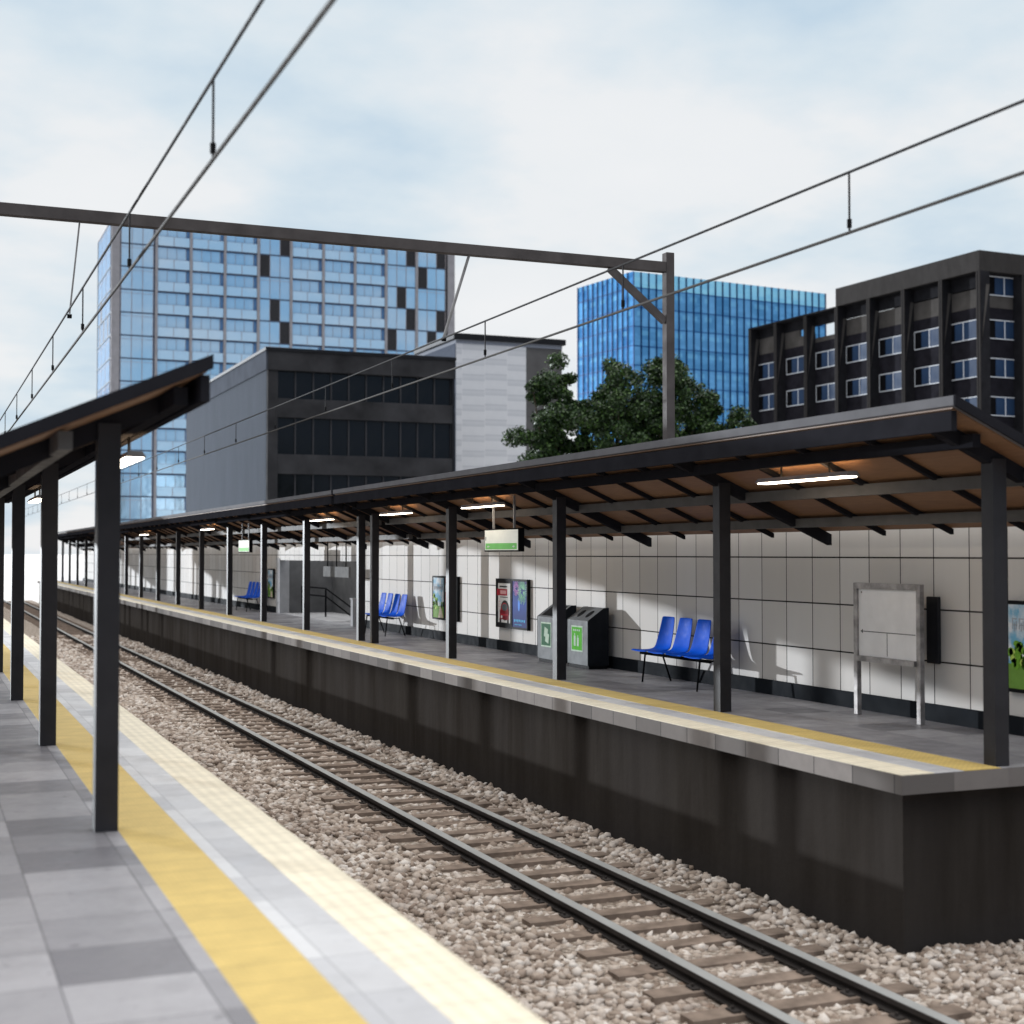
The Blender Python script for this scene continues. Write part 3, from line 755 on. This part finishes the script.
for me, x, y, z, rz in rest:
    cs, sn = math.cos(rz), math.sin(rz); i = len(mb.v)
    mb.v += [(x+v.co.x*cs-v.co.y*sn, y+v.co.x*sn+v.co.y*cs, z+v.co.z) for v in me.vertices]
    for p in me.polygons:
        mt = me.materials[p.material_index]
        if mt not in slots: slots.append(mt)
        mb.f.append(tuple(i+k for k in p.vertices)); mb.m.append(slots.index(mt))
tag(mb.build('window', slots, tw), kind='stuff')

# dark office block
db = thing('dark_office_block', 'dark grey office block with long black window bands behind the canopy', 'office building', (23.51, 102.47, TZ))
def rib_mat():
    m, nt, b = newmat('ribbed_blue_grey_cladding'); p = sepxyz(nt, pos(nt))
    n = noise(nt, mapping(nt, pos(nt), (1, 1, .3)), .7, 4)
    c = mixc(nt, n, (.038, .048, .066), (.062, .075, .098)); ln(nt, c, b.inputs['Base Color']); b.inputs['Roughness'].default_value = .9; b.inputs['Specular IOR Level'].default_value = .1
    bump(nt, b, math_(nt, 'SINE', math_(nt, 'MULTIPLY', p[1], 2*math.pi/.6)), .5, .08); return m
ribm = rib_mat()
dconc = M('dark_band_concrete', (.036, .036, .039), .7, 0, .35, .5, .3, world=True)
dcap = M('dark_roof_capping', (.02, .021, .024), .5, .2, .15)
Z = lambda z: z-TZ
MB().box(.001, 14.4, .6, 34, 0, Z(15.3)).build('body', dcap, db)
MB().box(-.03, 0, .35, 34, 0, Z(15.35)).build('side_wall', ribm, db)
MB().box(-.14, 0, 0, 34.1, Z(15.36), Z(16.75)).build('side_parapet', M('side_parapet_grey', (.085, .095, .115), .95, 0, .12, .6, spec=0), db)
MB().box(.001, 14.55, -.15, .58, Z(15.35), Z(16.75)).build('front_parapet', dconc, db)
MB().box(-.22, 14.6, -.25, 34.2, Z(16.751), Z(16.98)).build('capping', dcap, db)
bands = [(13.3, 15.35), (9.2, 11.9), (5.1, 7.75), (1.0, 3.7)]
lo = [(11.9, 13.3), (7.75, 9.2), (3.7, 5.1), (-1.75, 1.0)]
for a, b_ in lo: MB().box(.75, 14.35, 0, .58, Z(a)+.001, Z(b_)-.001).build('concrete_band', dconc, db)
MB().box(.0, .74, 0, .58, 0, Z(15.349)).build('corner_pier', dconc, db)
MB().box(14.36, 14.56, .02, 20, 0, Z(15.349)).build('corner_pier', dcap, db)
wm = MB().box(.05, 1.31, .3, .34, .02, 1.0, 0)
for a, b_ in bands:
    h = b_-a
    me = MB().box(.05, 1.31, .34, .38, .02, h-.02, 0).box(0, .05, .22, .4, .01, h-.01, 1).box(1.31, 1.36, .22, .4, .01, h-.01, 1).mesh('window', [glassd, M('grey_window_post', (.05, .05, .055), .5)])
    for k in range(10): link('window', me, db, (.76+1.358*k, 0, Z(a)))

# white banded building
wb = thing('white_panelled_building', 'pale banded building with dark roof edge between office block and trees', 'building', (43.49, 116.75, TZ))
def band_mat():
    m, nt, b = newmat('pale_banded_masonry'); p = sepxyz(nt, pos(nt, False))
    col = math_(nt, 'FLOOR', math_(nt, 'DIVIDE', math_(nt, 'SUBTRACT', p[0], .55), 2.15)); off = math_(nt, 'MULTIPLY', white(nt, comb(nt, col, 4, 4)), .9)
    z = math_(nt, 'DIVIDE', math_(nt, 'ADD', p[2], off), 1.35)
    fz = math_(nt, 'FRACT', z); w = white(nt, comb(nt, col, math_(nt, 'FLOOR', z), 7))
    sh = ramp(nt, fz, [(0., 0.), (.3, .0), (.34, .8), (.6, .35), (.72, 1.), (.76, .1), (1., 0.)])
    c = mixc(nt, math_(nt, 'MULTIPLY', sh, .75), (.66, .67, .70), (.44, .46, .50))
    c = mixc(nt, math_(nt, 'MULTIPLY', noise(nt, pos(nt, False), 1.5, 4), .25), c, (.35, .36, .39))
    fx = math_(nt, 'FRACT', math_(nt, 'DIVIDE', math_(nt, 'SUBTRACT', p[0], .55), 2.15)); c = mixc(nt, math_(nt, 'MULTIPLY', math_(nt, 'LESS_THAN', fx, .03), .5), c, (.7, .7, .72))
    ln(nt, c, b.inputs['Base Color']); b.inputs['Roughness'].default_value = .7; bump(nt, b, fz, .2, .03); return m
MB().box(0, 6.7, 0, 10.3, 0, Z(20.4)).build('masonry_wall', band_mat(), wb)
MB().box(-.06, -.001, .03, 10.28, 0, Z(20.39)).build('side_tone_cover', M('blue_grey_side_tone', (.10, .115, .15), .9), wb)  # thin cover added over the masonry to darken its sunlit side
MB().box(6.701, 10.25, .05, 10.25, 0, Z(20.39)).build('side_wing', M('grey_wing_concrete', (.10, .098, .10), .75, 0, .25, .4, .2), wb)
MB().box(-.01, 10.26, -.02, 10.3, Z(20.4), Z(20.75)).build('upper_band', M('blue_grey_band', (.26, .28, .33), .6), wb)
MB().box(-.3, 10.5, -.3, 10.6, Z(20.751), Z(21.25)).build('capping', dcap, wb)

# blue curtain wall tower
def crown_mat(name, a, b2, cw, off, metal=.55):
    m, nt, b = newmat(name); v = pos(nt, False); p = sepxyz(nt, v)
    s = math_(nt, 'ADD', p[0], p[1])
    ix = math_(nt, 'FLOOR', math_(nt, 'DIVIDE', s, cw)); iz = math_(nt, 'FLOOR', math_(nt, 'DIVIDE', math_(nt, 'SUBTRACT', p[2], off), 3.42))
    w = white(nt, comb(nt, ix, iz, 1)); w2 = white(nt, comb(nt, math_(nt, 'FLOOR', math_(nt, 'DIVIDE', s, cw*.5)), iz, 9))
    c = mixc(nt, math_(nt, 'MULTIPLY', w, .8), a, b2)
    n = ramp(nt, noise(nt, mapping(nt, v, (.18, .18, .6)), 1.1, 3), [(.45, 0.), (.6, 1.)])
    c = mixc(nt, math_(nt, 'MULTIPLY', n, .25), c, tuple(min(1, x*1.5) for x in b2))
    fz = math_(nt, 'FRACT', math_(nt, 'DIVIDE', math_(nt, 'SUBTRACT', p[2], off), 3.42))
    inner = math_(nt, 'MULTIPLY', math_(nt, 'GREATER_THAN', fz, .62), math_(nt, 'LESS_THAN', fz, .86))
    inner = math_(nt, 'MULTIPLY', inner, math_(nt, 'GREATER_THAN', w2, .7))
    c = mixc(nt, math_(nt, 'MULTIPLY', inner, .35), c, (.25, .62, .85))
    ln(nt, c, b.inputs['Base Color']); b.inputs['Metallic'].default_value = metal; b.inputs['Roughness'].default_value = .16 if metal else .7; b.inputs['Specular IOR Level'].default_value = .5 if metal else .02
    return m
ang = 6.6
bt = thing('blue_glass_tower', 'deep blue glass office tower with dark vertical fins behind the trees', 'tower', (115.56, 221.2, TZ), math.radians(ang))
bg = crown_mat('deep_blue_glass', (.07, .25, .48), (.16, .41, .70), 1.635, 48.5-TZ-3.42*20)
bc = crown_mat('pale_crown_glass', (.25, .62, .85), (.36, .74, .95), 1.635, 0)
fin_m = M('navy_fin', (.006, .022, .085), .35, .3, .15)
zt_ = 51.5-TZ; zc_ = 48.7-TZ
MB().box(.01, 44.25, .0, 18.25, 0, zc_).build('glass_facade', bg, bt)
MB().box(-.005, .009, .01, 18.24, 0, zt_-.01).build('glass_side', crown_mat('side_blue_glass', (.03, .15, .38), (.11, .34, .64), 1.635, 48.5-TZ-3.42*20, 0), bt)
mb = MB(); mb.box(0, 44.25, 0, .12, zc_+.001, zt_).box(0, .12, .121, 18.25, zc_+.001, zt_).box(44.13, 44.25, .121, 18.25, zc_+.001, zt_).box(.121, 44.129, 18.13, 18.25, zc_+.001, zt_); mb.build('glass_crown', bc, bt)
MB().box(6, 38, 5, 13, zc_+.01, zc_+1.6).build('roof_plant_room', M('plant_blue', (.08, .3, .5), .5), bt)
f1 = MB().box(-.07, .07, -.2, -.001, 0, zt_).mesh('fin', fin_m); f2 = MB().box(-.2, -.001, -.07, .07, 0, zt_).mesh('fin', fin_m)
for k in range(28): link('fin', f1, bt, (min(44.2, .05+1.635*k), 0, 0))
for k in range(1, 12): link('fin', f2, bt, (0, 1.635*k if k < 11 else 18.2, 0))
fb = M('floor_edge_blue', (.015, .06, .18), .4, .2)
for k in range(15):
    z = zc_-3.42*k
    MB().box(-.09, 44.3, -.09, -.0005, z-.09, z+.06).box(-.09, -.0005, 0, 18.3, z-.09, z+.06).build('floor_edge', fb, bt)

# dark concrete block with fins
cb = thing('dark_concrete_block', 'dark concrete block with deep fins and white framed windows at the right', 'building', (80.32, 92.49, TZ), math.radians(1.9))
def dconc_mat():
    m, nt, b = newmat('weathered_dark_concrete'); v = pos(nt, False)
    n = noise(nt, mapping(nt, v, (1, 1, .35)), 1.2, 6, .65); n2 = noise(nt, v, 5, 4)
    c = mixc(nt, n, (.024, .0225, .022), (.068, .064, .063)); c = mixc(nt, math_(nt, 'MULTIPLY', n2, .35), c, (.02, .019, .02)); b.inputs['Specular IOR Level'].default_value = .02
    ln(nt, c, b.inputs['Base Color']); b.inputs['Roughness'].default_value = .85; bump(nt, b, n2, .4, .05); return m
cA_ = dconc_mat()
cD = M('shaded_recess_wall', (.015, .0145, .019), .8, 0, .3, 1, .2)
cL = M('sunlit_wall_concrete', (.075, .07, .067), .8, 0, .2, .8, .2)  # paler twin of the recess wall: light from above put into the colour
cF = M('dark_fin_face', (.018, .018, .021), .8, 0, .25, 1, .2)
D = 1.1; zb1, zb0, zlow = Z(26.88), Z(25.2), Z(24.1)
# body set back by D
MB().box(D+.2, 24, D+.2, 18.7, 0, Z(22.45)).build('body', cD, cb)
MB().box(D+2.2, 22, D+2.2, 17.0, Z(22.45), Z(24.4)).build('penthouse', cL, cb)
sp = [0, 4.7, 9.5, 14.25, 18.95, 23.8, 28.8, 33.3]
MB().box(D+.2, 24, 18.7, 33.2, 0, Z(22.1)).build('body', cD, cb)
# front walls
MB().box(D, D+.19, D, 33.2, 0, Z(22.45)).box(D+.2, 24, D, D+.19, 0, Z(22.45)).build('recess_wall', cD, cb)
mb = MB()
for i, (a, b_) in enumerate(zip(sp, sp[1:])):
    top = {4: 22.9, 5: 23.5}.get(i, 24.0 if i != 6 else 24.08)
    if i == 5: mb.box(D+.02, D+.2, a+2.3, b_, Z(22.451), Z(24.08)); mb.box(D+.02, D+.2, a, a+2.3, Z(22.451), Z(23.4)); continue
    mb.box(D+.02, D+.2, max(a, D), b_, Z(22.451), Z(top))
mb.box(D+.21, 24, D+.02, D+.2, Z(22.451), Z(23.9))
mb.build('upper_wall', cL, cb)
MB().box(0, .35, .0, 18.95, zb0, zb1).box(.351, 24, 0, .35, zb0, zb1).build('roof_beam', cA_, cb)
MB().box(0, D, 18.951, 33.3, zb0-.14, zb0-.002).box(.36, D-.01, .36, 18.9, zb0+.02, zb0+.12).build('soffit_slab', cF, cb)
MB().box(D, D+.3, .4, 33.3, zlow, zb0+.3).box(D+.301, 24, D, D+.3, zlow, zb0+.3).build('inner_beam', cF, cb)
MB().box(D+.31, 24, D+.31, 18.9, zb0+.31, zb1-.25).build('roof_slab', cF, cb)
fx = MB().box(.0, .10, -.20, -.06, 0, zb0-.001, 0).box(0, .10, .06, .20, 0, zb0-.001, 0).box(.03, D-.001, -.06, .06, 0, zb0-.001, 1).box(.101, D-.001, -.2, -.061, 0, zb0-.001, 1).box(.101, D-.001, .061, .2, 0, zb0-.001, 1)
fx = fx.mesh('fin', [cA_, cF])
gx = MB().prism([(D-.02, zlow), (.72, zlow), (.16, zlow-5.2), (.12, zlow-5.2)], 'y', -.215, -.2005).mesh('fin_sun_strip', cL)  # pale wedge on the fin side: strip of sunlight put in as lighter concrete
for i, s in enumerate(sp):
    f = link('fin', fx, cb, (0, s+(.201 if i == 0 else 0), 0)); link('fin_sun_strip', gx, f, (0, 0, 0))
fy = MB().box(-.20, -.06, 0, .10, 0, zb0-.001, 0).box(.06, .20, 0, .10, 0, zb0-.001, 0).box(-.199, .199, .101, D-.001, 0, zb0-.001, 1).mesh('fin', [cA_, cF])
for k in range(1, 5): link('fin', fy, cb, (4.87*k, 0, 0))
wfr = M('white_window_frame', (.62, .65, .70), .5); wgl = M('blue_black_glass', (.018, .04, .09), .5, 0, .2, .3, 0, .1); wrev = M('window_reveal_black', (.006, .006, .007), .6)
wl = 3.75; wh = 1.62
frm = MB().box(-.03, .04, 0, .07, 0, wh).box(-.03, .04, wl-.07, wl, 0, wh).box(-.03, .04, .071, wl-.071, 0, .07).box(-.03, .04, .071, wl-.071, wh-.07, wh).box(-.03, .04, wl/2-.1, wl/2-.02, .071, wh-.071).mesh('frame', wfr)
pan_ = MB().box(0, .02, .071, wl-.9, .071, wh-.071).mesh('pane', wgl)
rev = MB().box(-.012, .021, wl-.9, wl-.071, .071, wh-.071).mesh('pane', wrev)
def win(x, y, z, rz=0):
    w = link('window', MB().box(.021, .04, .071, wl-.071, .071, wh-.071).mesh('window', wrev), cb, (x, y, z), rz)
    link('frame', frm, w); link('pane', pan_, w); link('pane', rev, w)
for i in range(7):
    for r_ in range(5):
        win(D-.045, sp[i]+.75 if i else 1.25, Z(21.45-3.22*r_)-wh)
for k in range(4):
    for r_ in range(5):
        w0 = 1.75+4.87*k
        win(w0+wl-.25 if 0 else w0+wl, D-.045, Z(21.45-3.22*r_)-wh, math.radians(90))
    win(1.75+4.87*k+wl, D-.03, Z(24.6)-wh+.5, math.radians(90)) if k == 0 else None

# ------------------------------------------------------------------ unseen sloping boxes left of the view, added to shape the wall light
SA, SB = .55, .10          # sun direction: (-SA, 1, SB)
def shadow_box(yw0, yw1, zref, yref, slope, label):
    X = -3.6; dx = 10.7-X; sh = dx/SA; dz = dx*SB/SA
    y0, y1 = yw0+sh, yw1+sh
    za = zref+slope*(yw0-yref)+dz; zb = zref+slope*(yw1-yref)+dz
    r = thing('added_shadow_box', label, 'shadow box', (X, y0, 0), group='added shadow boxes beside the near platform')
    L_ = y1-y0
    MB().prism([(0, za), (L_, zb), (L_, zb+2.7), (0, za+2.7)], 'x', -.1, 0).build('side_wall', concl, r)
    MB().prism([(0, za), (L_, zb), (L_, zb+2.7), (0, za+2.7)], 'x', -2.2, -2.1).build('side_wall', concl, r)
    MB().prism([(0, za+2.701), (L_, zb+2.701), (L_, zb+2.8), (0, za+2.8)], 'x', -2.4, .2).build('roof', steel2, r)
    MB().prism([(0, za), (L_, zb), (L_, zb+.12), (0, za+.12)], 'x', -2.099, -.101).build('box_floor', concl, r)
    for t in (.08, .5, .92):
        for x in (-.15, -2.05): MB().box(x-.1, x+.1, L_*t-.1, L_*t+.1, .004, za+(zb-za)*t).build('post', steel, r)
shadow_box(6.5, 31.5, 2.12, 28.9, .113, 'long sloping box added out of view to shade the far wall')
shadow_box(49, 60.5, .98, 56.33, .14, 'short sloping box added out of view to shade the wall further along')
shadow_box(71, 84, .36, 71.6, .10, 'most distant sloping box added out of view to shade the wall')

# ------------------------------------------------------------------ trees
def leaf_mat():
    m, nt, b = newmat('tree_leaves'); geo = nt.nodes.new('ShaderNodeNewGeometry')
    c = ramp(nt, geo.outputs['Random Per Island'], [(0., (.006, .018, .004)), (.6, (.018, .050, .008)), (1., (.06, .125, .018))])
    ln(nt, c, b.inputs['Base Color']); b.inputs['Roughness'].default_value = .55
    return m
leafm = leaf_mat(); barkm = M('tree_bark', (.07, .055, .04), .9, 0, .3, 4, .5)
def tree(x, y, top, w, h, label, seed, n=5200, dens=1.):
    R_ = np.random.default_rng(seed); gz = -1.78
    t = thing('broadleaf_tree', label, 'tree', (x, y, gz), group='trees behind the station wall')
    H = top-gz; zc = H-h/2
    mb = MB(); mb.tube((0, 0, 0), (.1, 0, H*.35), .28, 10, r2=.2); mb.tube((.1, 0, H*.35), (0, .1, H*.8), .2, 8, r2=.05)
    cl = []
    for k in range(110):
        u = R_.normal(size=3); u /= np.linalg.norm(u); rr = R_.uniform(.1, 1)**.5*R_.uniform(.75, 1.28)
        p = np.array([u[0]*w/2*rr, u[1]*w/2*rr*.9, zc+u[2]*h/2*rr]); p[:2] *= 1-.35*max(0, (p[2]-zc)/(h/2))
        cl.append((p, R_.uniform(.26, .72)*w/4.8))
    for p, s in cl[:14]:
        mb.tube((.05, 0, H*R_.uniform(.3, .6)), tuple(p), .08, 6, r2=.02)
    mb.build('trunk', barkm, t)
    P = []
    for k in range(n):
        p, s = cl[int(R_.integers(len(cl)))]
        d = R_.normal(size=3); d /= np.linalg.norm(d); rad = s*R_.uniform(.35, 1.15)
        c = p+d*rad*np.array((1, 1, .8))
        a = R_.normal(size=3); a /= np.linalg.norm(a); b = np.cross(a, R_.normal(size=3)); b /= np.linalg.norm(b)
        L_ = R_.uniform(.05, .12); W_ = L_*.55
        P.append([c-a*L_, c+b*W_, c+a*L_, c-b*W_])
    P = np.array(P).reshape(-1, 3); nf = len(P)//4
    me = bpy.data.meshes.new('crown'); me.vertices.add(len(P)); me.vertices.foreach_set('co', P.ravel())
    me.loops.add(len(P)); me.loops.foreach_set('vertex_index', np.arange(len(P), dtype=np.int32))
    me.polygons.add(nf); me.polygons.foreach_set('loop_start', np.arange(0, len(P), 4, dtype=np.int32)); me.polygons.foreach_set('loop_total', np.full(nf, 4, dtype=np.int32))
    me.update(calc_edges=True); me.materials.append(leafm); link('crown', me, t)
tree(28.9, 63.5, 11.4, 4.0, 8.0, 'narrow dark green tree in front of the pale building, leftmost tree', 1, 42000)
tree(31.6, 62.2, 11.4, 4.8, 8.0, 'broad dark green tree before the left side of the blue tower', 2, 42000)
tree(34.2, 61.8, 12.0, 4.8, 8.0, 'tallest dark green tree just left of the gantry post', 3, 42000)
tree(36.6, 60.8, 9.7, 3.8, 6.5, 'lower green tree just right of the gantry post', 4, 42000)

# ------------------------------------------------------------------ world, sun, camera
wd = bpy.data.worlds.new('World'); sc.world = wd; wd.use_nodes = True; nt = wd.node_tree; nt.nodes.clear()
out = nt.nodes.new('ShaderNodeOutputWorld')
el = math.atan2(SB, math.hypot(SA, 1)); az = math.atan2(-SA, 1)     # azimuth from +Y towards +X
sky = nt.nodes.new('ShaderNodeTexSky'); sky.sky_type = 'NISHITA'; sky.sun_disc = False; sky.sun_elevation = el; sky.sun_rotation = az
sky.air_density = 1; sky.dust_density = .6
b1 = nt.nodes.new('ShaderNodeBackground'); b1.inputs[1].default_value = .15; ln(nt, sky.outputs[0], b1.inputs[0])
tc = nt.nodes.new('ShaderNodeTexCoord'); s3 = sepxyz(nt, tc.outputs['Generated'])
den = math_(nt, 'ADD', math_(nt, 'MAXIMUM', s3[2], 0.), .22)
cv = comb(nt, math_(nt, 'DIVIDE', s3[0], den), math_(nt, 'DIVIDE', s3[1], den), 0)
n1 = noise(nt, cv, 1.35, 7, .52); n2 = noise(nt, cv, .8, 3, .5)
cc = ramp(nt, n1, [(.36, (.44, .56, .67)), (.46, (.58, .66, .72)), (.55, (.71, .73, .75)), (.68, (.74, .75, .765)), (.85, (.62, .65, .69))])
b2 = nt.nodes.new('ShaderNodeBackground'); ln(nt, cc, b2.inputs[0])
up_ = math_(nt, 'ADD', 1.2, math_(nt, 'MULTIPLY', math_(nt, 'MAXIMUM', math_(nt, 'SUBTRACT', s3[2], .38), 0.), 4.0))
bk = ramp(nt, math_(nt, 'ADD', math_(nt, 'MULTIPLY', s3[1], .5), .5), [(.15, (.36, .46, .60)), (.62, (1., 1., 1.))])   # the cloud deck is duller away from the sun
ln(nt, up_, b2.inputs[1]); ln(nt, mixc(nt, ramp(nt, s3[2], [(.36, 0.), (.55, .85)]), mixc(nt, 1.0, cc, bk, 'MULTIPLY'), (.78, .76, .735)), b2.inputs[0])
mx_ = nt.nodes.new('ShaderNodeMixShader'); mx_.inputs[0].default_value = .97
ln(nt, b1.outputs[0], mx_.inputs[1]); ln(nt, b2.outputs[0], mx_.inputs[2]); ln(nt, mx_.outputs[0], out.inputs[0])

sd = bpy.data.lights.new('sun', 'SUN'); sd.energy = 3.6; sd.angle = math.radians(.4); sd.color = (.90, .95, 1)
so = bpy.data.objects.new('sun', sd); COL.objects.link(so)
from mathutils import Vector, Matrix
so.rotation_euler = Vector((-SA, 1, SB)).to_track_quat('Z', 'Y').to_euler()
so.location = (-20, 60, 20)

cam = bpy.data.cameras.new('camera'); cam.sensor_width = 36; cam.lens = 50; cam.clip_start = .1; cam.clip_end = 6000
co = bpy.data.objects.new('camera', cam); COL.objects.link(co)
Rr = ((0.92257788, -0.38581091, 0), (-0.01125323, -0.02690950, 0.99957453), (0.38564676, 0.92218535, 0.02916773))
mt = Matrix(((Rr[0][0], Rr[1][0], -Rr[2][0], 0), (Rr[0][1], Rr[1][1], -Rr[2][1], 0), (Rr[0][2], Rr[1][2], -Rr[2][2], 1.91), (0, 0, 0, 1)))
co.matrix_world = mt
cam.dof.use_dof = True; cam.dof.focus_distance = 22; cam.dof.aperture_fstop = 1.4
sc.camera = co
sc.view_settings.view_transform = 'Standard'; sc.view_settings.look = 'None'; sc.view_settings.exposure = 0; sc.view_settings.gamma = 1
sc.cycles.use_denoising = True; sc.cycles.max_bounces = 6
